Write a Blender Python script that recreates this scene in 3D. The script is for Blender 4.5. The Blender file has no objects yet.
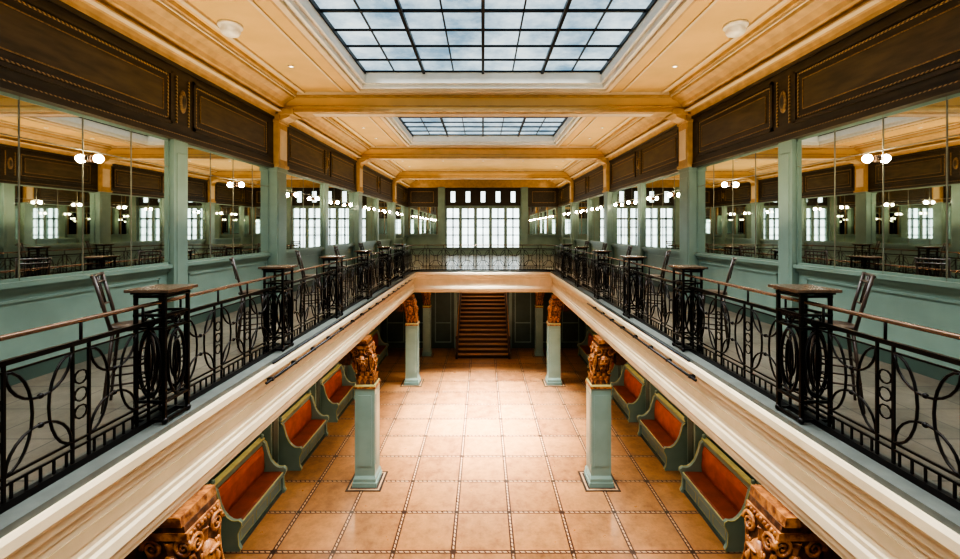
import bpy, bmesh, math, random
from mathutils import Vector, Matrix
random.seed(4)
E=6.2            # eye height above ground floor
F=E-1.77         # balcony floor level
W=5.35           # half width of hall
YB=29.6          # back wall
YF=-3.3          # wall behind the camera
sc=bpy.context.scene

# ------------------------------------------------------------ materials
def lin(c):
    return tuple(((v/255)/12.92 if v/255<=0.04045 else ((v/255+0.055)/1.055)**2.4) for v in c)+(1,)
def mat(name,c,rough=0.5,metal=0.0,var=0.12,scale=6.0,bump=0.0,c2=None,emit=0,coat=0,stretch=None):
    m=bpy.data.materials.new(name); m.use_nodes=True
    nt=m.node_tree; b=nt.nodes['Principled BSDF']
    b.inputs['Roughness'].default_value=rough; b.inputs['Metallic'].default_value=metal
    b.inputs['Coat Weight'].default_value=coat
    tc=nt.nodes.new('ShaderNodeTexCoord'); mp=nt.nodes.new('ShaderNodeMapping')
    if stretch: mp.inputs['Scale'].default_value=stretch
    nz=nt.nodes.new('ShaderNodeTexNoise'); nz.inputs['Scale'].default_value=scale; nz.inputs['Detail'].default_value=5
    nt.links.new(tc.outputs['Object'],mp.inputs['Vector']); nt.links.new(mp.outputs[0],nz.inputs['Vector'])
    mx=nt.nodes.new('ShaderNodeMix'); mx.data_type='RGBA'
    a=lin(c); bb=lin(c2) if c2 else tuple(v*(1-var*2) for v in a[:3])+(1,)
    cr=nt.nodes.new('ShaderNodeValToRGB'); cr.color_ramp.elements[0].position=0.35; cr.color_ramp.elements[1].position=0.65
    nt.links.new(nz.outputs['Fac'],cr.inputs[0]); nt.links.new(cr.outputs[0],mx.inputs[0])
    mx.inputs[6].default_value=a; mx.inputs[7].default_value=bb
    nt.links.new(mx.outputs[2],b.inputs['Base Color'])
    if emit:
        nt.links.new(mx.outputs[2],b.inputs['Emission Color']); b.inputs['Emission Strength'].default_value=emit
    if bump:
        bp=nt.nodes.new('ShaderNodeBump'); bp.inputs['Strength'].default_value=bump; bp.inputs['Distance'].default_value=0.02
        nt.links.new(nz.outputs['Fac'],bp.inputs['Height']); nt.links.new(bp.outputs[0],b.inputs['Normal'])
    return m
M={}
M['ceil']=mat('ceiling_gold_plaster',(216,178,112),0.6,var=0.06,scale=1.5)
M['cream']=mat('cream_moulding',(218,196,160),0.5,var=0.06,scale=3)
M['gold']=mat('ochre_moulding',(192,154,98),0.5,var=0.12,scale=5)
M['tan']=mat('tan_band',(200,174,134),0.5,var=0.06,scale=5)
M['white']=mat('skylight_reveal',(236,232,220),0.5,var=0.03)
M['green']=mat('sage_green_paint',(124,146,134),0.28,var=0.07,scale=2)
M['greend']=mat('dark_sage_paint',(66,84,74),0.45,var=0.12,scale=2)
M['frieze']=mat('dark_walnut_frieze',(60,49,32),0.42,var=0.25,scale=14,stretch=(1,.2,1))
M['friezed']=mat('walnut_panel_inner',(80,67,43),0.42,var=0.25,scale=10,stretch=(1,.2,1))
M['inlay']=mat('brass_inlay',(150,120,78),0.4,metal=0.3,var=0.3,scale=40)
M['seam']=mat('mirror_joint',(130,128,110),0.4,metal=0.3)
M['iron']=mat('wrought_iron',(28,23,21),0.32,metal=0.6,var=0.2)
M['brass']=mat('handrail_bronze',(116,92,74),0.25,metal=0.6,var=0.1)
M['slab']=mat('grey_stone_curb',(88,92,86),0.45,var=0.12,scale=8)
M['wood']=mat('table_wood',(92,70,54),0.22,var=0.25,scale=12,stretch=(1,6,1))
M['stool']=mat('stool_wood',(62,46,36),0.35,var=0.2,scale=12)
M['carved']=mat('carved_gilt',(186,122,64),0.42,metal=0.1,scale=14,c2=(96,50,28),bump=0.8)
M['carvedb']=mat('carved_oak',(98,58,34),0.45,scale=12,c2=(44,25,16),bump=0.7)
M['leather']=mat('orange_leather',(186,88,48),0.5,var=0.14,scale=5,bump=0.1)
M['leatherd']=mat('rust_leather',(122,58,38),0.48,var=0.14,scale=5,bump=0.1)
M['piping']=mat('bench_beading',(188,182,120),0.5)
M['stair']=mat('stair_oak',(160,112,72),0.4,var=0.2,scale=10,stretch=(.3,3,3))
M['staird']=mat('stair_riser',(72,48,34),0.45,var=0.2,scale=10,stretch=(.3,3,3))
M['black']=mat('black_metal',(14,14,15),0.4,metal=0.4)
M['bar']=mat('skylight_glazing_bar',(18,24,30),0.4,metal=0.4)
M['plastic']=mat('white_enamel',(240,232,214),0.35,var=0.02)
M['bulb']=mat('bulb_glow',(255,238,205),0.5,var=0,emit=90)
M['led']=mat('downlight_glow',(255,240,215),0.5,var=0,emit=6)
M['pane']=mat('window_daylight_glass',(222,238,240),0.2,var=0.14,scale=1.1,emit=2.8)
M['plate']=mat('dark_mosaic_border',(50,36,30),0.4)

def beads(name,a,c,freq):
    m=mat(name,a,0.45); nt=m.node_tree; b=nt.nodes['Principled BSDF']
    tc=nt.nodes.new('ShaderNodeTexCoord'); sp=nt.nodes.new('ShaderNodeSeparateXYZ'); nt.links.new(tc.outputs['Object'],sp.inputs[0])
    def mm(op,p,q):
        n=nt.nodes.new('ShaderNodeMath'); n.operation=op
        nt.links.new(p,n.inputs[0])
        if isinstance(q,(int,float)): n.inputs[1].default_value=q
        else: nt.links.new(q,n.inputs[1])
        return n.outputs[0]
    f=mm('GREATER_THAN',mm('FRACT',mm('MULTIPLY',mm('ADD',sp.outputs[1],sp.outputs[2]),freq),0),0.5)
    mx=nt.nodes.new('ShaderNodeMix'); mx.data_type='RGBA'; nt.links.new(f,mx.inputs[0]); mx.inputs[6].default_value=lin(a); mx.inputs[7].default_value=lin(c)
    nt.links.new(mx.outputs[2],b.inputs['Base Color'])
    return m
M['bead']=beads('beaded_inlay',(84,66,40),(164,136,92),18)

# skylight glass: frosted, back-lit by the sky, cloudy variation
m=bpy.data.materials.new('skylight_frosted_glass'); m.use_nodes=True; nt=m.node_tree; b=nt.nodes['Principled BSDF']
tc=nt.nodes.new('ShaderNodeTexCoord'); nz=nt.nodes.new('ShaderNodeTexNoise'); nz.inputs['Scale'].default_value=0.7; nz.inputs['Detail'].default_value=8; nz.inputs['Roughness'].default_value=.7
cr=nt.nodes.new('ShaderNodeValToRGB'); cr.color_ramp.elements[0].position=0.38; cr.color_ramp.elements[1].position=0.64
cr.color_ramp.elements[0].color=lin((104,144,170)); cr.color_ramp.elements[1].color=lin((216,234,240))
nt.links.new(tc.outputs['Object'],nz.inputs['Vector']); nt.links.new(nz.outputs['Fac'],cr.inputs[0])
nt.links.new(cr.outputs[0],b.inputs['Emission Color']); b.inputs['Emission Strength'].default_value=1.0
b.inputs['Base Color'].default_value=(0.06,0.09,0.12,1); b.inputs['Roughness'].default_value=0.3
M['sky']=m
# mirror
m=bpy.data.materials.new('mirror_glass'); m.use_nodes=True; nt=m.node_tree; b=nt.nodes['Principled BSDF']
b.inputs['Metallic'].default_value=1; b.inputs['Roughness'].default_value=0.015
nz=nt.nodes.new('ShaderNodeTexNoise'); nz.inputs['Scale'].default_value=2
cr=nt.nodes.new('ShaderNodeValToRGB'); cr.color_ramp.elements[0].color=(0.90,0.94,0.90,1); cr.color_ramp.elements[1].color=(0.95,0.98,0.95,1)
nt.links.new(nz.outputs['Fac'],cr.inputs[0]); nt.links.new(cr.outputs[0],b.inputs['Base Color'])
M['mirror']=m

def tilemat(name,s,ox,oy,ca,cb,cgrout,cband,rough,mosaic=True,lw=0.012,bw=0.05):
    m=bpy.data.materials.new(name); m.use_nodes=True; nt=m.node_tree; b=nt.nodes['Principled BSDF']
    N=nt.nodes.new; L=nt.links.new
    tc=N('ShaderNodeTexCoord'); sep=N('ShaderNodeSeparateXYZ'); L(tc.outputs['Object'],sep.inputs[0])
    def mth(op,a,bv=None,c=None):
        n=N('ShaderNodeMath'); n.operation=op
        for i,v in enumerate((a,bv,c)):
            if v is None: continue
            if isinstance(v,(int,float)): n.inputs[i].default_value=v
            else: L(v,n.inputs[i])
        return n.outputs[0]
    def axis(o,off):
        u=mth('DIVIDE',mth('SUBTRACT',o,off),s); fr=mth('FRACT',u)
        d=mth('MULTIPLY',mth('MINIMUM',fr,mth('SUBTRACT',1.0,fr)),s)
        return mth('FLOOR',u),d
    fx,dx=axis(sep.outputs[0],ox); fy,dy=axis(sep.outputs[1],oy)
    d=mth('MINIMUM',dx,dy)
    line=mth('LESS_THAN',d,lw); band=mth('LESS_THAN',d,bw)
    cmb=N('ShaderNodeCombineXYZ'); L(fx,cmb.inputs[0]); L(fy,cmb.inputs[1])
    wn=N('ShaderNodeTexWhiteNoise'); L(cmb.outputs[0],wn.inputs['Vector'])
    nz=N('ShaderNodeTexNoise'); nz.inputs['Scale'].default_value=3; nz.inputs['Detail'].default_value=12; nz.inputs['Roughness'].default_value=.78; L(tc.outputs['Object'],nz.inputs['Vector'])
    fac=mth('ADD',mth('MULTIPLY',wn.outputs['Value'],0.4),mth('MULTIPLY',mth('SUBTRACT',nz.outputs['Fac'],0.32),2.0))
    fac=mth('MINIMUM',mth('MAXIMUM',fac,0.0),1.0)
    def mix(f,a,c):
        n=N('ShaderNodeMix'); n.data_type='RGBA'; L(f,n.inputs[0])
        for i,v in ((6,a),(7,c)):
            if isinstance(v,tuple): n.inputs[i].default_value=v
            else: L(v,n.inputs[i])
        return n.outputs[2]
    col=mix(fac,lin(ca),lin(cb))
    if mosaic:
        # tiny mosaic squares running along the joints, edged by dark grout
        ck=mth('GREATER_THAN',mth('FRACT',mth('MULTIPLY',mth('ADD',sep.outputs[0],sep.outputs[1]),9.0)),0.3)
        bandc=mix(ck,lin((80,44,32)),lin(cband))
        edge=mth('LESS_THAN',d,bw+.030)
        col=mix(edge,col,lin((58,30,21)))
        col=mix(band,col,bandc)
        cx=mth('LESS_THAN',mth('MAXIMUM',dx,dy),bw+.035); col=mix(cx,col,lin((44,26,20)))
    else: col=mix(line,col,lin(cgrout))
    L(col,b.inputs['Base Color'])
    rg=mth('ADD',mth('MULTIPLY',nz.outputs['Fac'],0.25),rough); L(rg,b.inputs['Roughness'])
    bp=N('ShaderNodeBump'); bp.inputs['Strength'].default_value=0.12; bp.inputs['Distance'].default_value=0.01
    L(nz.outputs['Fac'],bp.inputs['Height']); L(bp.outputs[0],b.inputs['Normal'])
    b.inputs['Coat Weight'].default_value=0.5; b.inputs['Coat Roughness'].default_value=0.16
    return m
M['floor']=tilemat('terracotta_tiles',1.15,-0.575,9.35,(172,122,76),(100,64,38),(52,28,20),(176,142,110),0.18,lw=.007,bw=.016)
M['bfloor']=tilemat('balcony_tiles',0.6,0,0,(112,102,88),(78,72,62),(48,44,38),(90,80,60),0.28,mosaic=False,lw=0.008)

# ------------------------------------------------------------ mesh builder
class MB:
    def __init__(s): s.v=[]; s.f=[]; s.m=[]; s.sm=[]; s.mats=[]
    def mi(s,k):
        if k not in s.mats: s.mats.append(k)
        return s.mats.index(k)
    def add(s,vs,fs,k,smooth=False):
        o=len(s.v); s.v+= [tuple(p) for p in vs]; i=s.mi(k)
        for f in fs: s.f.append(tuple(a+o for a in f)); s.m.append(i); s.sm.append(smooth)
    def box(s,x0,x1,y0,y1,z0,z1,k):
        if x0>x1:x0,x1=x1,x0
        if y0>y1:y0,y1=y1,y0
        if z0>z1:z0,z1=z1,z0
        vs=[(x,y,z) for z in(z0,z1) for y in(y0,y1) for x in(x0,x1)]
        s.add(vs,[(0,2,3,1),(4,5,7,6),(0,1,5,4),(2,6,7,3),(0,4,6,2),(1,3,7,5)],k)
    def frust(s,cx,cy,z0,z1,hx0,hy0,hx1,hy1,k):
        vs=[(cx+a*hx0,cy+b*hy0,z0) for a,b in((-1,-1),(1,-1),(1,1),(-1,1))]+[(cx+a*hx1,cy+b*hy1,z1) for a,b in((-1,-1),(1,-1),(1,1),(-1,1))]
        s.add(vs,[(3,2,1,0),(4,5,6,7),(0,1,5,4),(1,2,6,5),(2,3,7,6),(3,0,4,7)],k)
    def prism(s,pts,fn,a0,a1,k,smooth=False):
        n=len(pts); vs=[fn(p,a0) for p in pts]+[fn(p,a1) for p in pts]
        fs=[tuple(range(n))[::-1],tuple(range(n,2*n))]+[(i,(i+1)%n,(i+1)%n+n,i+n) for i in range(n)]
        s.add(vs,fs,k,smooth)
    def tube(s,pts,r,up,k,n=6,closed=False,r2=None):
        pts=[Vector(p) for p in pts]; N=len(pts); up=Vector(up).normalized(); vs=[]
        for i,p in enumerate(pts):
            if closed: t=pts[(i+1)%N]-pts[i-1]
            else: t=pts[min(i+1,N-1)]-pts[max(i-1,0)]
            t.normalize(); w=t.cross(up)
            if w.length<1e-4: w=t.orthogonal()
            w.normalize(); u=w.cross(t)
            rr=r if r2 is None else r+(r2-r)*i/(N-1)
            for j in range(n):
                a=2*math.pi*(j+.5)/n; vs.append(p+w*math.cos(a)*rr+u*math.sin(a)*rr)
        fs=[]
        for i in range(N if closed else N-1):
            for j in range(n):
                a=i*n+j; b2=i*n+(j+1)%n; c=((i+1)%N)*n+(j+1)%n; d=((i+1)%N)*n+j
                fs.append((a,b2,c,d))
        if not closed: fs+=[tuple(range(n))[::-1],tuple(range((N-1)*n,N*n))]
        s.add(vs,fs,k,n>4)
    def lathe(s,prof,c,k,n=20,axis='z'):
        vs=[]; c=Vector(c)
        for r,z in prof:
            for j in range(n):
                a=2*math.pi*j/n; p=(r*math.cos(a),r*math.sin(a),z)
                if axis=='x': p=(p[2],p[0],p[1])
                if axis=='y': p=(p[0],p[2],p[1])
                vs.append(c+Vector(p))
        m_=len(prof); fs=[(i*n+j,i*n+(j+1)%n,(i+1)*n+(j+1)%n,(i+1)*n+j) for i in range(m_-1) for j in range(n)]
        fs+=[tuple(range(n))[::-1],tuple(range((m_-1)*n,m_*n))]
        s.add(vs,fs,k,True)
    def ell(s,c,r,k,n=12,h=8,rot=None):
        vs=[];c=Vector(c)
        for i in range(h+1):
            ph=math.pi*i/h
            for j in range(n):
                a=2*math.pi*j/n; p=Vector((r[0]*math.sin(ph)*math.cos(a),r[1]*math.sin(ph)*math.sin(a),r[2]*math.cos(ph)))
                if rot: p=rot@p
                vs.append(c+p)
        fs=[(i*n+j,i*n+(j+1)%n,(i+1)*n+(j+1)%n,(i+1)*n+j) for i in range(h) for j in range(n)]
        s.add(vs,fs,k,True)
    def done(s,name,bevel=0,loc=None,rotz=0):
        me=bpy.data.meshes.new(name); me.from_pydata(s.v,[],s.f)
        for k in s.mats: me.materials.append(M[k])
        for p,i,q in zip(me.polygons,s.m,s.sm): p.material_index=i; p.use_smooth=q
        bm=bmesh.new(); bm.from_mesh(me); bmesh.ops.remove_doubles(bm,verts=bm.verts,dist=1e-5)
        bmesh.ops.recalc_face_normals(bm,faces=bm.faces); bm.to_mesh(me); bm.free()
        o=bpy.data.objects.new(name,me); sc.collection.objects.link(o)
        if loc: o.location=loc
        o.rotation_euler[2]=rotz
        if bevel:
            bv=o.modifiers.new('bevel','BEVEL'); bv.width=bevel; bv.segments=2; bv.limit_method='ANGLE'; bv.angle_limit=math.radians(40)
        return o
def inst(o,name,loc,rotz=0,scale=(1,1,1)):
    c=bpy.data.objects.new(name,o.data); sc.collection.objects.link(c); c.location=loc; c.rotation_euler[2]=rotz; c.scale=scale
    for m_ in o.modifiers:
        n=c.modifiers.new(m_.name,m_.type); n.width=m_.width; n.segments=m_.segments; n.limit_method=m_.limit_method; n.angle_limit=m_.angle_limit
    return c
alongY=lambda sx:(lambda p,a:(sx*p[0],a,E+p[1]))

# ------------------------------------------------------------ layout
POSTS=[0.35,3.85,7.4,10.85,14.3,17.8,21.3,24.8,28.2]
MAIN=[3.85,10.85,17.8,24.8]
CZ=3.4
b=MB(); b.box(-W-.2,W+.2,YF-.2,YB+.2,-.2,0,'floor'); b.done('floor')

# side walls
for sx,nm in((-1,'left'),(1,'right')):
    b=MB()
    b.box(sx*W,sx*(W+.25),YF,YB,0,E+CZ+.3,'green')
    b.box(sx*(W-.02),sx*W,YF,YB,F,F+.16,'greend')
    b.box(sx*(W-.10),sx*W,YF,YB,E-.66,E-.60,'green')
    b.box(sx*(W-.05),sx*W,YF,YB,E-.72,E-.66,'green')
    for y0,y1 in zip([YF]+POSTS,POSTS+[YB]):
        a0,a1=y0+.35,y1-.35
        if a1-a0<.5: continue
        for q in ((a0,a1,F+.28,F+.31),(a0,a1,E-.84,E-.81),(a0,a0+.03,F+.28,E-.81),(a1-.03,a1,F+.28,E-.81)):
            b.box(sx*(W-.02),sx*W,*q,'green')
    b.box(sx*(W-.03),sx*W,YF,YB,0,.25,'greend')
    b.box(sx*(W-.05),sx*W,YF,YB,1.35,1.42,'green')
    b.done('wall_'+nm)
# posts / pilasters + frieze
for sx,nm in((-1,'left'),(1,'right')):
    b=MB()
    for y in POSTS:
        mn=y in MAIN; hw=.26 if mn else .17; d=.24 if mn else .12
        b.box(sx*(W-d),sx*W,y-hw,y+hw,F,E+1.54,'green')
        b.box(sx*(W-d-.03),sx*W,y-hw-.03,y+hw+.03,F,F+.2,'green')
        if mn: b.box(sx*(W-d-.02),sx*W,y-hw-.02,y+hw+.02,E+1.44,E+1.54,'green')
        b.box(sx*(W-d-.012),sx*(W-d),y-hw+.06,y+hw-.06,F+.35,E+1.3,'green')
    b.done('trim_pilasters_'+nm,bevel=.008)
    b=MB()
    b.box(sx*(W-.14),sx*W,YF,YB,E+1.54,E+2.88,'frieze')
    b.box(sx*(W-.18),sx*W,YF,YB,E+1.52,E+1.60,'frieze')
    b.box(sx*(W-.17),sx*W,YF,YB,E+1.60,E+1.62,'bead')
    b.box(sx*(W-.17),sx*W,YF,YB,E+2.74,E+2.80,'frieze')
    b.box(sx*(W-.18),sx*W,YF,YB,E+2.80,E+2.88,'gold')
    al=[YF]+POSTS+[YB]
    for y0,y1 in zip(al,al[1:]):
        a0=y0+(.5 if y0 in MAIN else .26); a1=y1-(.5 if y1 in MAIN else .26)
        if a1-a0<.6: continue
        z0,z1=E+1.76,E+2.64; X=W-.14
        def frame(a0,a1,z0,z1,t,d,k):
            for q in((a0,a1,z0,z0+t),(a0,a1,z1-t,z1),(a0,a0+t,z0,z1),(a1-t,a1,z0,z1)): b.box(sx*(X-d),sx*X,*q,k)
        frame(a0,a1,z0,z1,.05,.03,'frieze'); frame(a0+.07,a1-.07,z0+.07,z1-.07,.024,.012,'bead')
        b.box(sx*(X-.01),sx*X,a0+.2,a1-.2,z0+.2,z1-.2,'friezed')
        frame(a0+.19,a1-.19,z0+.19,z1-.19,.014,.018,'inlay')
    for y in POSTS:
        if y in MAIN:
            b.box(sx*(W-.27),sx*W,y-.24,y+.24,E+1.56,E+2.91,'gold')
            b.box(sx*(W-.29),sx*W,y-.16,y+.16,E+1.75,E+2.5,'cream')
            b.box(sx*(W-.30),sx*W,y-.27,y+.27,E+2.66,E+2.72,'gold')
            b.box(sx*(W-.30),sx*W,y-.28,y+.28,E+1.54,E+1.62,'gold')
        else:
            b.ell((sx*(W-.15),y,E+2.2),(.03,.09,.2),'inlay'); b.ell((sx*(W-.17),y,E+2.2),(.03,.05,.12),'friezed')
            for q in(-.15,.15): b.box(sx*(W-.16),sx*W,y+q-.01,y+q+.01,E+1.8,E+2.6,'bead')
    b.done('trim_frieze_'+nm)
    b=MB()
    pr=[(5.35,2.86),(5.17,2.86),(5.15,2.92),(5.08,2.94),(5.06,3.02),(4.96,3.05),(4.93,3.12),(4.84,3.2),(4.72,3.25),(4.70,3.32),(4.62,3.34),(4.60,3.41),(5.35,3.41)]
    b.prism(pr,alongY(sx),YF,YB,'gold')
    b.box(sx*4.40,sx*4.48,YF,YB,E+3.35,E+3.41,'cream')
    b.box(sx*4.655,sx*4.69,YF,YB,E+3.29,E+3.33,'cream'); b.box(sx*5.0,sx*5.1,YF,YB,E+2.925,E+2.95,'cream')
    b.done('trim_cornice_'+nm)

# mirrors in each bay
al=[YF]+POSTS+[YB]
for sx in(-1,1):
    for y0,y1 in zip(al,al[1:]):
        a0=y0+(.26 if y0 in MAIN else .17 if y0>YF else 0); a1=y1-(.26 if y1 in MAIN else .17 if y1<YB else 0)
        if a1-a0<.4: continue
        b=MB(); b.box(sx*(W-.035),sx*(W-.005),a0,a1,E-.6,E+1.52,'mirror')
        n=max(1,round((a1-a0)/.8)); X0,X1=sx*(W-.042),sx*(W-.035)
        for i in range(1,n):
            y=a0+(a1-a0)*i/n; b.box(X0,X1,y-.006,y+.006,E-.6,E+1.52,'seam')
        for z in(E+1.05,): b.box(X0,X1,a0,a1,z-.006,z+.006,'seam')
        for q in((a0,a0+.03),(a1-.03,a1)): b.box(X0,X1,*q,E-.6,E+1.52,'green')
        b.box(X0,X1,a0,a1,E-.6,E-.56,'green'); b.box(X0,X1,a0,a1,E+1.48,E+1.52,'green')
        b.done('wall_mirror')
        if a1-a0>2.5 and a0>0:
            ys=[(a0+a1)/2+.1] if a0<10 else [(a0+a1)/2-.75,(a0+a1)/2+.75]
            for yc in ys:
                b=MB(); b.lathe([(.05,0),(.05,.02),(.02,.03),(.015,.06)],(0,0,0),'brass',12,'x'); b.ell((.11,0,0),(.056,.056,.056),'bulb',14,10)
                b.lathe([(.026,.03),(.03,.065)],(0,0,0),'brass',12,'x')
                b.done('wall_sconce',loc=(sx*(W-.046),yc,E+.95),rotz=math.pi if sx>0 else 0)

# ------------------------------------------------------------ ceiling with skylight openings
OX=3.0
BAYS=[(-2.6,3.35),(4.35,10.4),(11.5,17.3)]  # first bay is out of view, added for its light
b=MB()
z0,z1=E+CZ,E+CZ+.45
b.box(-W,-OX,YF,YB,z0,z1,'ceil'); b.box(OX,W,YF,YB,z0,z1,'ceil')
cur=YF
for y0,y1 in BAYS: b.box(-OX,OX,cur,y0,z0,z1,'ceil'); cur=y1
b.box(-OX,OX,cur,YB,z0,z1,'ceil')
b.done('ceiling')
for i,(y0,y1) in enumerate(BAYS):
    b=MB()
    def ring(x,ya,yb,w,z0,z1,k):
        b.box(-x-w,-x,ya-w,yb+w,z0,z1,k); b.box(x,x+w,ya-w,yb+w,z0,z1,k)
        b.box(-x,x,ya-w,ya,z0,z1,k); b.box(-x,x,yb,yb+w,z0,z1,k)
    ring(OX-.02,y0+.02,y1-.02,.10,E+CZ-.06,E+CZ,'cream')
    ring(OX+.10,y0-.10,y1+.10,.05,E+CZ-.03,E+CZ,'gold')
    for sx in(-1,1): b.box(sx*(OX+.42),sx*(OX+.47),y0-.1,y1+.1,E+CZ-.03,E+CZ,'cream')
    ring(OX-.10,y0+.10,y1-.10,.10,E+CZ+.00,E+CZ+.10,'white')
    ring(OX-.17,y0+.17,y1-.17,.17,E+CZ+.10,E+CZ+.36,'white')
    gx=OX-.17; ga,gb=y0+.17,y1-.17; gz=E+CZ+.36
    b.box(-gx,gx,ga,gb,gz+.03,gz+.045,'sky')
    for j in range(9):
        x=-gx+2*gx*j/8; w=.030 if j%2==0 else .014
        b.box(x-w,x+w,ga,gb,gz-.05 if j%2==0 else gz-.0,gz+.04,'bar')
    for j in range(9):
        y=ga+(gb-ga)*j/8; w=.026 if j%4==0 else .015
        b.box(-gx,gx,y-w,y+w,gz-.01,gz+.04,'bar')
    b.done('skylight')
for y in MAIN+[-2.95,]:
    b=MB(); a0,a1=y-.18,y+.22
    b.box(-5.0,5.0,a0,a1,E+2.95,E+CZ+.01,'ceil')
    b.box(-5.0,5.0,a0-.04,a1+.04,E+2.91,E+2.98,'gold')
    b.box(-5.0,5.0,a0-.03,a1+.03,E+3.06,E+3.085,'gold')
    b.box(-5.0,5.0,a0-.06,a1+.06,E+3.28,E+3.34,'gold'); b.box(-5.0,5.0,a0-.1,a1+.1,E+3.34,E+CZ+.005,'cream')
    b.box(-4.3,4.3,a0+.08,a1-.08,E+2.895,E+2.91,'cream')
    for sx in(-1,1):
        b.box(sx*4.72,sx*5.3,a0-.06,a1+.06,E+2.86,E+3.0,'gold')
        b.prism([(5.3,2.64),(5.08,2.66),(5.02,2.74),(4.86,2.80),(4.80,2.87),(5.3,2.87)],alongY(sx),a0,a1,'gold')
    b.done('ceiling_beam',bevel=.006)

def disc(x,y,r=.2):
    b=MB(); b.lathe([(r,0),(r,-.04),(r*.92,-.06),(r*.8,-.06),(r*.8,-.12),(r*.65,-.17),(r*.3,-.19),(.001,-.19)],(0,0,0),'plastic',24)
    b.done('ceiling_lamp',loc=(x,y,E+CZ))
disc(-4.2,7.1,.19); disc(4.2,7.1,.19)
def down(x,y,r=.055):
    b=MB(); b.lathe([(r,0),(r,-.02),(r*.75,-.025),(r*.75,-.01),(.001,-.01)],(0,0,0),'plastic',18)
    b.lathe([(r*.7,-.011),(.001,-.012)],(0,0,0),'led',18)
    b.done('recessed_downlight',loc=(x,y,E+CZ))
for y in(5.4,8.9,12.6,14.3,16.0,19.3,21.3,23.2):
    for x in(-4.0,4.0): down(x,y)
for x in(-2,0,2): down(x,21.3)

# ------------------------------------------------------------ end walls
b=MB()
b.box(-W,-2.6,YB,YB+.3,0,E+CZ,'green'); b.box(2.6,W,YB,YB+.3,0,E+CZ,'green')
b.box(-2.6,2.6,YB,YB+.3,0,F+.2,'green'); b.box(-2.6,2.6,YB,YB+.3,E+1.5,E+CZ,'frieze')
for sx in(-1,1):
    b.box(sx*2.62,sx*3.1,YB-.2,YB,F,E+2.9,'green')
    b.box(sx*3.1,sx*W,YB-.1,YB,E+1.54,E+2.86,'frieze')
    for q in((3.4,5.0,1.8,1.84),(3.4,5.0,2.56,2.6),(3.4,3.44,1.8,2.6),(4.96,5.0,1.8,2.6)): b.box(sx*q[0],sx*q[1],YB-.13,YB-.1,E+q[2],E+q[3],'inlay')
    b.box(sx*3.2,sx*5.1,YB-.06,YB,E-.35,E+1.5,'mirror')
    for x in(3.17,3.8,4.45,5.1): b.box(sx*x,sx*(x+.04),YB-.09,YB,E-.4,E+1.54,'inlay')
    b.box(sx*3.1,sx*W,YB-.12,YB,E-.46,E-.38,'green')
b.box(-W,W,YB-.2,YB,E+2.86,E+CZ,'gold')
b.done('wall_back')
b=MB()
b.box(-2.6,2.6,YB-.02,YB+.04,E+1.42,E+1.62,'green')
b.box(-2.6,2.6,YB+.1,YB+.12,F+.2,E+1.5,'pane')
for i in range(6):
    x=-2.6+5.2*i/5; b.box(x-.11,x+.11,YB-.06,YB+.12,F+.2,E+1.5,'green')
    if i<5:
        x2=x+.52; b.box(x2-.04,x2+.04,YB,YB+.12,F+.2,E+1.5,'greend')
for z in(F+.2,F+1.35,F+1.9): b.box(-2.6,2.6,YB,YB+.12,z-.03,z+.03,'greend')
b.box(-2.6,2.6,YB-.02,YB+.12,F+2.42,F+2.54,'greend'); b.box(-2.6,2.6,YB-.02,YB+.12,F+.2,F+.5,'green')
b.done('window_1')
b=MB()
for i in range(5):
    x=-2.08+1.04*i
    b.box(x-.16,x+.16,YB-.03,YB-.005,E+1.85,E+2.6,'pane')
    for q in((x-.2,x-.15),(x+.15,x+.2)): b.box(*q,YB-.06,YB-.003,E+1.8,E+2.65,'greend')
    for z in(E+1.8,E+2.6): b.box(x-.2,x+.2,YB-.06,YB-.003,z,z+.05,'greend')
b.done('window_2')
b=MB(); b.box(-W,W,YF-.3,YF,0,E+CZ,'green'); b.box(-W,W,YF,YF+.1,E+1.54,E+2.86,'frieze'); b.done('wall_front')
b=MB(); b.box(-2.6,2.6,YF,YF+.02,F+.3,E+1.4,'pane')  # glowing window added behind the camera, unseen, throws fill light forward
for i in range(9):
    x=-2.6+5.2*i/8; b.box(x-.04,x+.04,YF,YF+.08,F+.3,E+1.4,'green')
for z in(F+.3,F+1.1,F+1.9,F+2.7,E+1.4): b.box(-2.64,2.64,YF,YF+.08,z-.03,z+.03,'green')
b.done('fill_window_unseen')

# ------------------------------------------------------------ balcony structure
YE=17.86; YN=0.9
b=MB()
for sx in(-1,1):
    b.box(sx*2.96,sx*W,YF,YB,F-.5,F-.03,'cream'); b.box(sx*3.12,sx*W,YF,YB,F-.03,F,'bfloor')
    b.box(sx*2.82,sx*3.14,YN,YE,F-.05,F+.01,'slab')
b.box(-3.1,3.1,YE+.1,YB,F-.5,F-.03,'cream'); b.box(-3.12,3.12,YE+.3,YB,F-.03,F,'bfloor')
b.box(-3.1,3.1,YF,YN-.1,F-.5,F-.03,'cream'); b.box(-3.12,3.12,YF,YN-.3,F-.03,F,'bfloor')
b.box(-3.14,3.14,YE,YE+.32,F-.05,F+.01,'slab'); b.box(-3.14,3.14,YN-.32,YN,F-.05,F+.01,'slab')
b.done('balcony_floor')
prof=[(3.3,-1.81),(2.80,-1.81),(2.78,-1.84),(2.78,-1.91),(2.80,-1.94),(2.83,-1.96),(2.84,-2.03),(2.88,-2.05),(2.885,-2.12),(2.905,-2.13),(2.905,-2.36),(2.885,-2.37),(2.885,-2.41),(2.86,-2.43),(2.85,-2.51),(2.87,-2.55),(2.88,-2.60),(2.91,-2.62),(2.91,-2.67),(3.3,-2.67)]
b=MB()
for sx in(-1,1):
    b.prism(prof,alongY(sx),YN-.3,YE+.3,'cream')
    b.box(sx*2.895,sx*2.93,YN,YE,E-2.30,E-2.19,'tan')
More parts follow.
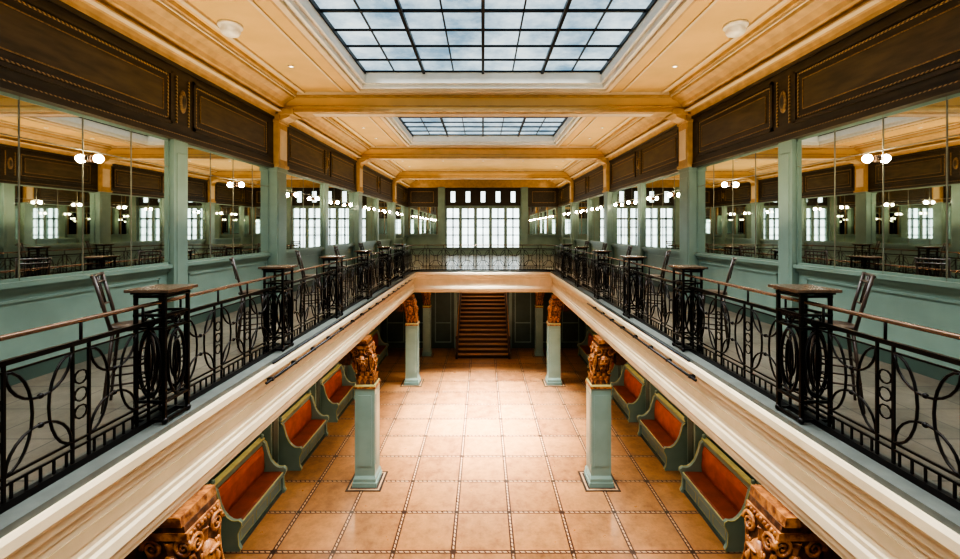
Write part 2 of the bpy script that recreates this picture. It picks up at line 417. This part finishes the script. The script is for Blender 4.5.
b.prism(prof,lambda p,a:(a,YE-.02+(p[0]-2.78),E+p[1]),-2.95,2.95,'cream')
b.prism(prof,lambda p,a:(a,YN-(p[0]-2.78),E+p[1]),-2.95,2.95,'cream')
b.done('trim_balcony_fascia')
for sx,ya,yb in((-1,5.4,16.5),(1,5.5,11.2)):
    b=MB(); b.tube([(sx*2.74,ya,E-1.95),(sx*2.74,yb,E-1.95)],.018,(0,0,1),'black',8)
    y=ya+.15
    while y<yb:
        b.box(sx*2.72,sx*2.80,y-.02,y+.02,E-1.97,E-1.925,'black'); y+=.7
    b.tube([(sx*2.80,ya+.3,E-1.79),(sx*2.80,yb-.3,E-1.79)],.014,(0,0,1),'black',8)
    b.done('lighting_track')

# ------------------------------------------------------------ railings
RX=3.0
def railing(P,L,skips,fine=True):
    b=MB()
    def pt(s,z,o=0):
        x,y,nx,ny=P(s); return Vector((x+nx*o,y+ny*o,E+z))
    def line(s0,s1,z,r,k,n=6,o=0):
        m_=max(1,int((s1-s0)/(.15 if fine else .3)))
        b.tube([pt(s0+(s1-s0)*i/m_,z,o) for i in range(m_+1)],r,(0,0,1),k,n)
    line(0,L,-.68,.018,'brass',8)
    line(0,L,-.84,.024,'iron',4); line(0,L,-.90,.009,'iron',4)
    line(0,L,-1.56,.011,'iron',4); line(0,L,-1.61,.011,'iron',4)
    m_=max(1,int(L/.15)) 
    for q in range(m_):
        a,c=pt(L*q/m_,0),pt(L*(q+1)/m_,0)
        b.tube([(a.x,a.y,E-1.735),(c.x,c.y,E-1.735)],.035,(0,0,1),'iron',4)
    segs=[];cur=0
    for a,c in skips:
        if a>cur: segs.append((cur,a))
        cur=c
    if cur<L: segs.append((cur,L))
    NW=.13
    for a,c in segs:
        n=max(1,round((c-a-NW)/.63)); w=(c-a-NW)/n     # unit = narrow slot + wide motif
        for i in range(n+1):
            for s in(a+w*i,a+w*i+NW):
                b.tube([pt(s,-.84),pt(s,-1.72)],.012,(0,1,0),'iron',4)
            mid=a+w*i+NW/2; up=tuple(P(mid)[2:])+(0,)
            b.tube([pt(mid,-.68),pt(mid,-.84)],.011,(0,1,0),'iron',5)
            for z in(-1.10,-1.23,-1.36):
                b.tube([pt(mid+.05*math.cos(t),z+.05*math.sin(t)) for t in [2*math.pi*k/10 for k in range(10)]],.007,up,'iron',4,closed=True)
        for i in range(n):
            s0=a+w*i+NW; ww=w-NW; c0=s0+ww/2; up=tuple(P(c0)[2:])+(0,)
            zt,zb=-.90,-1.56; zm=(zt+zb)/2; hh=(zt-zb)/2
            g=lambda u,v:pt(c0+u*ww/2,zm+v*hh)
            for sg in(-1,1):
                b.tube([g(sg*(.98-.74*math.cos(t)),math.sin(t)*.98) for t in [math.pi*(-.5+k/12) for k in range(13)]],.010,up,'iron',5)
            for sv in(-1,1):
                b.tube([g(math.cos(t)*.96,sv*(.98-.70*math.sin(t))) for t in [math.pi*k/12 for k in range(13)]],.010,up,'iron',5)
                b.ell(g(0,sv*.30),(.02,.02,.02),'iron',8,6)
            for k in range(5):
                s=s0+ww*(k+.5)/5; b.tube([pt(s,-1.61),pt(s,-1.72)],.009,up,'iron',4)
    return b.done('balcony_railing')
PED=[4.0+2.27*i for i in range(6)]
R=.6; L1=17.5-.8; rails={}
for sx in(-1,1):
    def P(s,sx=sx):
        if s<=L1: return (sx*RX,.8+s,-sx,0)
        a=min((s-L1)/R,math.pi/2)
        return (sx*(RX-R+R*math.cos(a)),17.5+R*math.sin(a),-sx*math.cos(a),-math.sin(a))
    rails[sx]=railing(P,L1+R*math.pi/2,[(p-.8-.17,p-.8+.17) for p in PED])
railing(lambda s:(-(RX-R)+s,18.1,0,-1),2*(RX-R),[],False)
railing(lambda s:(-RX+s,.8,0,1),2*RX,[],False)

# pedestal tables rising from the rail (built into it)
b=MB(); ht=1.77-.60
for ax in(-.13,.13):
    for ay in(-.15,.15):
        b.box(ax-.014,ax+.014,ay-.014,ay+.014,0,ht,'iron')
        b.ell((ax,ay,.03),(.03,.03,.03),'iron',8,6)
for z in(.03,.2,.86,.98,ht-.02):
    b.box(-.145,.145,-.165,-.135,z-.012,z+.012,'iron'); b.box(-.145,.145,.135,.165,z-.012,z+.012,'iron')
    b.box(-.145,-.115,-.165,.165,z-.012,z+.012,'iron'); b.box(.115,.145,-.165,.165,z-.012,z+.012,'iron')
T=[2*math.pi*k/20 for k in range(20)]
for q in(-.13,.13):
    b.tube([(q,.11*math.cos(t),.53+.29*math.sin(t)) for t in T],.014,(1,0,0),'iron',6,closed=True)
    b.tube([(q,.045*math.cos(t),.53+.2*math.sin(t)) for t in T],.009,(1,0,0),'iron',6,closed=True)
    b.tube([(.10*math.cos(t),q*1.15,.53+.29*math.sin(t)) for t in T],.014,(0,1,0),'iron',6,closed=True)
    b.tube([(.04*math.cos(t),q*1.15,.53+.2*math.sin(t)) for t in T],.009,(0,1,0),'iron',6,closed=True)
    b.tube([(q,.045*math.cos(t),.92+.045*math.sin(t)) for t in T],.008,(1,0,0),'iron',5,closed=True)
    b.tube([(.045*math.cos(t),q*1.15,.92+.045*math.sin(t)) for t in T],.008,(0,1,0),'iron',5,closed=True)
b.box(-.16,.16,-.18,.18,ht,ht+.018,'iron'); b.box(-.2,.2,-.2,.2,ht+.018,ht+.045,'wood')
ped=None
for sx in(-1,1):
    for y in PED:
        loc=(sx*RX,y,F+.012)
        if ped is None: ped=b.done('pedestal_table',loc=loc,bevel=.003); o=ped
        else: o=inst(ped,'pedestal_table',loc,0 if sx<0 else math.pi)
        o.parent=rails[sx]

# bar stools: local +x is the front
b=MB()
def leg(p0,p1,r=.017,r2=.013): b.tube([p0,((Vector(p0)+Vector(p1))/2),p1],r,(0,1,0.01),'stool',8,r2=r2)
b.lathe([(.001,0),(.17,0),(.19,.012),(.19,.035),(.175,.05),(.001,.045)],(0,0,.76),'stool',24)
for ax in(-1,1):
    for ay in(-1,1): leg((ax*.13,ay*.13,.765),(ax*.2,ay*.19,0))
for z,q in((.25,.18),(.42,.165)):
    for s_ in(-1,1):
        b.tube([(-q,s_*q,z),(q,s_*q,z)],.010,(0,0,1),'stool',6); b.tube([(s_*q,-q,z+.03),(s_*q,q,z+.03)],.010,(0,0,1),'stool',6)
for s_ in(-1,1): b.tube([(-.14,s_*.15,.76),(-.19,s_*.17,1.0),(-.27,s_*.18,1.33)],.016,(0,1,0),'stool',8)
for z,x in((1.31,-.265),(1.24,-.245),(1.02,-.195)):
    b.tube([(x-.03*math.cos(t),.18*math.sin(t),z) for t in [math.pi*(-.5+k/8) for k in range(9)]],.016 if z>1.2 else .010,(0,0,1),'stool',8)
for k in(-.1,-.035,.035,.1): b.tube([(-.222,k,1.02),(-.285,k,1.31)],.007,(0,1,0),'stool',6)
st=None
for sx in(-1,1):
    for i,y in enumerate(PED):
        loc=(sx*3.58,y+.36,F); rz=math.pi-.55 if sx>0 else .55
        if st is None: st=b.done('bar_stool',loc=loc,rotz=rz)
        else: inst(st,'bar_stool',loc,rz)

# ------------------------------------------------------------ columns with carved capitals
# local +x points outward (to the wall); the carved console leans back under the balcony edge
def column():
    b=MB()
    b.box(-.42,.42,-.42,.42,0,.008,'plate'); b.box(-.37,.37,-.37,.37,.008,.011,'floorlite'); b.box(-.33,.33,-.33,.33,.011,.014,'plate')
    b.box(-.29,.29,-.29,.29,.012,.12,'green'); b.box(-.27,.27,-.27,.27,.12,.20,'green'); b.frust(0,0,.20,.27,.27,.27,.24,.24,'green')
    b.box(-.24,.24,-.24,.24,.27,2.36,'green')
    for s_ in(-1,1):
        b.box(-.16,.16,s_*.24,s_*.252,.5,2.2,'green'); b.box(s_*.24,s_*.252,-.16,.16,.5,2.2,'green')
    z=2.36; start=len(b.v)
    b.box(-.26,.26,-.26,.26,z,z+.05,'carved'); b.box(-.245,.245,-.245,.245,z+.05,z+.09,'piping')
    b.frust(0,0,z+.09,z+.30,.22,.22,.18,.18,'carvedb'); b.frust(0,0,z+.30,z+.95,.18,.18,.21,.21,'carvedb')
    b.box(-.22,.22,-.25,.25,z+.95,z+1.02,'carved'); b.box(-.20,.22,-.24,.24,z+1.02,z+1.08,'carvedb'); b.box(-.19,.22,-.26,.26,z+1.08,3.53,'carved')
    def leaf(R_,r0,y0,zb,h,wd,curl):
        n=7; vs=[]
        for i in range(n+1):
            t=i/n; w=wd*math.sin(math.pi*(.18+.82*t))**.8*(1+.2*(i%2))
            rr=r0+curl*t**3; zz=zb+h*(t-.28*t**4)
            for u in(-1,-.5,0,.5,1): vs.append(R_@Vector((rr+.022*(1-abs(u))-.015*abs(u),y0+u*w,zz)))
        fs=[(i*5+j,i*5+j+1,(i+1)*5+j+1,(i+1)*5+j) for i in range(n) for j in range(4)]
        b.add(vs,fs,'carved',True)
    for k in range(4):
        R_=Matrix.Rotation(k*math.pi/2,3,'Z'); ax=R_@Vector((1,0,0))
        def e(c,r,kk='carved',n=12,h=8): b.ell(R_@Vector(c),r,kk,n,h,rot=R_)
        for y0 in(-.14,0,.14): leaf(R_,.20,y0,z+.09,.30,.065,.06)
        for y0 in(-.07,.07): leaf(R_,.18,y0,z+.16,.34,.06,.07)
        # bearded mask
        e((.20,0,z+.64),(.085,.10,.15)); e((.275,0,z+.71),(.025,.085,.020)); e((.29,0,z+.64),(.026,.020,.055))
        for s_ in(-1,1):
            e((.268,s_*.042,z+.68),(.014,.018,.011),'carvedb'); e((.262,s_*.055,z+.60),(.025,.026,.034))
            # big scroll volutes at the top corners
            sp=[R_@Vector((.225,s_*(.15+.095*(1-t/22)*math.cos(t*.6)),z+.86+.095*(1-t/22)*math.sin(t*.6))) for t in range(22)]
            b.tube(sp,.022,ax,'carved',8,r2=.010)
            # scroll stem running down the edge ending in a small reverse curl
            sp=[R_@Vector((.205,s_*(.20-.03*math.sin(t*.35)),z+.80-.045*t)) for t in range(10)]
            b.tube(sp,.020,ax,'carved',7,r2=.012)
            sp=[R_@Vector((.205,s_*(.165+.045*(1-t/14)*math.cos(t*.7)),z+.38+.045*(1-t/14)*math.sin(t*.7))) for t in range(14)]
            b.tube(sp,.014,ax,'carved',7,r2=.007)
            for q in range(2):
                b.tube([R_@Vector((.235-.006*j,s_*(.09+.028*q+.012*math.sin(j*1.3+q)),z+.74-.06*j)) for j in range(6)],.013,ax,'carved',6,r2=.005)
        e((.272,0,z+.565),(.018,.036,.008),'carvedb'); e((.255,0,z+.53),(.028,.032,.024))
        for q in(-2,-1,0,1,2): b.tube([R_@Vector((.245-.008*j,q*.024+.005*math.sin(j*1.5+q),z+.51-.036*j)) for j in range(4)],.012,ax,'carved',6,r2=.005)
        leaf(R_,.20,0,z+.77,.20,.06,.05)
        for q in range(-4,5): e((.222,q*.05,z+.985),(.018,.018,.024),'carved',8,6)
    # lean the console outward towards its top so it tucks under the fascia
    for i in range(start,len(b.v)):
        x,y,zz=b.v[i]; t=max(0,min(1,(zz-2.45)/1.08)); b.v[i]=(x+.15*t**1.3,y,zz)
    return b
M['floorlite']=mat('mosaic_square_cream',(170,136,100),0.4,scale=12)
cb=column(); first=None
for sx in(-1,1):
    for y in(4.2,10.5,17.2,21.0):
        loc=(sx*(2.84 if y<20 else 2.75),y,0); rz=0 if sx>0 else math.pi
        if first is None: first=cb.done('column',loc=loc,rotz=rz)
        else:
            o=inst(first,'column',loc,rz)
            if y>20: o.scale=(.75,.75,1.0)
# carved cross brackets under balcony
tn=1
for sx in(-1,1):
    for y in(4.2,10.5,17.2):
        b=MB()
        b.prism([(3.22,-2.67),(W,-2.67),(W,-3.15),(4.9,-3.1),(4.5,-2.98),(4.1,-2.96),(3.7,-3.05),(3.40,-3.3),(3.22,-3.3)],alongY(sx),y-.16,y+.16,'carvedb')
        for cx,cz,rr in((3.55,-2.92,.17),(4.2,-2.85,.12),(3.9,-2.84,.09)):
            for yy in(-.18,.18):
                b.tube([(sx*(cx+rr*(1-t/26)*math.cos(t*.6)),y+yy,E+cz+rr*(1-t/26)*math.sin(t*.6)) for t in range(26)],.026,(0,1,0),'carved',6,r2=.010)
        b.box(sx*3.3,sx*W,y-.2,y+.2,E-2.67,E-2.28,'carvedb')
        b.done('trim_carved_bracket_%d'%tn); tn+=1

# ------------------------------------------------------------ benches, lower level
def bench():
    b=MB(); L=1.9; H=L/2
    arm=[(0,0),(.62,0),(.64,.05),(.60,.12),(.585,.35),(.62,.43),(.655,.50),(.65,.56),(.60,.60),(.53,.59),(.46,.60),(.38,.66),(.30,.76),(.24,.90),(.20,1.05),(.17,1.16),(.10,1.22),(0,1.22)]
    for y0 in(-H,H-.07): b.prism(arm,lambda p,a:(p[0],a,p[1]),y0,y0+.07,'green')
    for y0 in(-H-.012,H):
        b.tube([(p[0],y0+.006,p[1]) for p in arm[1:-1]],.011,(0,1,0),'piping',5)
    b.box(.50,.55,-H+.07,H-.07,.05,.38,'green'); b.box(.52,.58,-H+.07,H-.07,.0,.08,'greend')
    for k in range(3):
        y=-H+.14+k*.58; 
        for q in((y,y+.46,.11,.125),(y,y+.46,.315,.33),(y,y+.015,.11,.33),(y+.445,y+.46,.11,.33)): b.box(.55,.558,*q,'piping')
    b.box(.05,.60,-H+.07,H-.07,.38,.42,'green')
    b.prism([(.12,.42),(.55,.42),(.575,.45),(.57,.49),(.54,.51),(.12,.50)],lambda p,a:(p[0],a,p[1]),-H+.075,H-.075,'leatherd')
    b.box(.575,.61,-H+.07,H-.07,.42,.49,'green'); b.box(.578,.607,-H+.07,H-.07,.49,.498,'piping')
    b.box(0,.06,-H+.07,H-.07,.38,1.22,'green')
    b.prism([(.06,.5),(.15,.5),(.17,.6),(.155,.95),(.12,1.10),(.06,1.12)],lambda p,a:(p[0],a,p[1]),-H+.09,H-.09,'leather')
    b.box(-.0,.11,-H,H,1.13,1.24,'green'); b.box(.0,.13,-H,H,1.24,1.27,'piping')
    for y in(-H+.035,H-.035): b.lathe([(.05,1.22),(.05,1.25),(.03,1.28),(.045,1.32),(.03,1.36),(.001,1.37)],(.08,y,0),'green',12)
    return b
bb=bench(); first=None
BY=[3.65,6.4,9.15,11.9,14.65,17.4,20.0]
for sx in(-1,1):
    for y in BY:
        loc=(sx*(W-.06),y,0); rz=0 if sx<0 else math.pi
        if first is None: first=bb.done('upholstered_bench',loc=loc,rotz=rz,bevel=.006)
        else: inst(first,'upholstered_bench',loc,rz)
    b=MB()
    for y in BY:
        yy=y+1.375
        b.box(sx*(W-.22),sx*W,yy-.2,yy+.2,0,F-.5,'green'); b.box(sx*(W-.25),sx*W,yy-.23,yy+.23,0,.25,'green'); b.box(sx*(W-.24),sx*(W-.2),yy-.12,yy+.12,.4,2.6,'greend')
    b.done('trim_lower_pilasters_'+('left' if sx<0 else 'right'),bevel=.006)

# ------------------------------------------------------------ lower back wall and staircase
YW=22.2
for sx,nm in((-1,'left'),(1,'right')):
    b=MB()
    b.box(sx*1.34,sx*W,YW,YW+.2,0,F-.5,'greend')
    b.box(sx*1.34,sx*1.50,YW-.06,YW,0,3.6,'green')
    for x0,x1 in((1.65,2.5),(3.0,3.9),(4.1,5.0)):
        for q in((x0,x1,.3,.35),(x0,x1,2.9,2.95),(x0,x0+.05,.3,2.95),(x1-.05,x1,.3,2.95),(x0,x1,1.3,1.35)): b.box(sx*q[0],sx*q[1],YW-.03,YW,q[2],q[3],'green')
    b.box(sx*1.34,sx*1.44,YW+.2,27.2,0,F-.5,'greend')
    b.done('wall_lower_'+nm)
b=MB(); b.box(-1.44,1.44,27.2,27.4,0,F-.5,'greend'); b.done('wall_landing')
b=MB(); n=17
for i in range(n):
    y=20.5+i*.28; z=i*.17; w=1.22
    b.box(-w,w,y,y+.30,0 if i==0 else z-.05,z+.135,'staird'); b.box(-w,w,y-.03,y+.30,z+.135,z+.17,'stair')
b.box(-1.22,1.22,20.5+n*.28,27,n*.17-.1,n*.17,'stair')
for sx in(-1,1):
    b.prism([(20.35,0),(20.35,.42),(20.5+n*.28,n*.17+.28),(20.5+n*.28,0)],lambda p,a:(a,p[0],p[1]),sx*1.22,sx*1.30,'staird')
    b.tube([(sx*1.26,20.42,1.0),(sx*1.26,20.5+n*.28,n*.17+.95)],.03,(1,0,0),'stair',8)
    b.lathe([(.06,0),(.06,.2),(.04,.25),(.05,.6),(.035,.9),(.06,1.0),(.06,1.05),(.001,1.1)],(sx*1.26,20.40,0),'staird',12)
    for i in range(0,n,1):
        y=20.6+i*.28; z=(y-20.5)*.17/.28
        b.tube([(sx*1.26,y,z+.2),(sx*1.26,y,z+.98)],.012,(1,0,0),'iron',5)
b.done('staircase')

# ------------------------------------------------------------ lights
def area(name,loc,sx_,sy_,e,c,spread=180,up=False):
    l=bpy.data.lights.new(name,'AREA'); l.shape='RECTANGLE'; l.size=sx_; l.size_y=sy_; l.energy=e; l.color=c; l.spread=math.radians(spread)
    o=bpy.data.objects.new(name,l); sc.collection.objects.link(o); o.location=loc
    if up: o.rotation_euler[0]=math.pi
    return o
for i,(y0,y1) in enumerate(BAYS):
    area('skylight_daylight',(0,(y0+y1)/2,E+CZ+.33),[5.2,5.0,1.6][i],y1-y0-.6,[420,780,1700][i],(.91,.96,1.0),[100,105,45][i])
WARM=(1.0,.82,.55)
for sx in(-1,1):
    for y in(1,7.3,14.2,21,27): area('ceiling_fill_up',(sx*4.3,y,E-.4),.5,4.5,64,WARM,130,True)  # added fill hanging over the side balconies, aimed up to brighten the ceiling
    for y in(1,7.3,14.2,21,27): area('gallery_fill',(sx*4.1,y,E+CZ-.03),.15,4.5,13,(1,.90,.74),110)  # added fill strips, lift the balcony and its mirrors
    for y in(2,6.4,9.15,11.9,14.65,17.4): area('soffit_downlight',(sx*4.3,y,F-.53),.4,.8,17,(1,.86,.66),140)
area('ceiling_fill_up',(0,21.5,F+.3),3,4,65,WARM,120,True)  # same added ceiling fill, above the back balcony floor
area('landing_downlight',(0,24.5,F-.55),1.5,3,40,(1,.84,.64),150)
area('landing_downlight',(0,20,F-.55),4,1.5,28,(1,.87,.68),140)
area('back_gallery_downlight',(0,25,E+CZ-.05),5,6,140,(1,.92,.8),130)

w=bpy.data.worlds.new('World'); sc.world=w; w.use_nodes=True
w.node_tree.nodes['Background'].inputs[0].default_value=(.7,.82,1,1); w.node_tree.nodes['Background'].inputs[1].default_value=1
sc.view_settings.view_transform='AgX'
try: sc.view_settings.look='AgX - High Contrast'
except Exception: pass
sc.view_settings.exposure=.3

cam=bpy.data.cameras.new('camera'); co=bpy.data.objects.new('camera',cam); sc.collection.objects.link(co)
co.location=(0,0,E); co.rotation_euler=(math.pi/2,0,0)
cam.sensor_width=36; cam.lens=427/960*36; cam.shift_x=-3/960; cam.shift_y=-50.5/960; cam.clip_start=.05; cam.clip_end=200
sc.camera=co
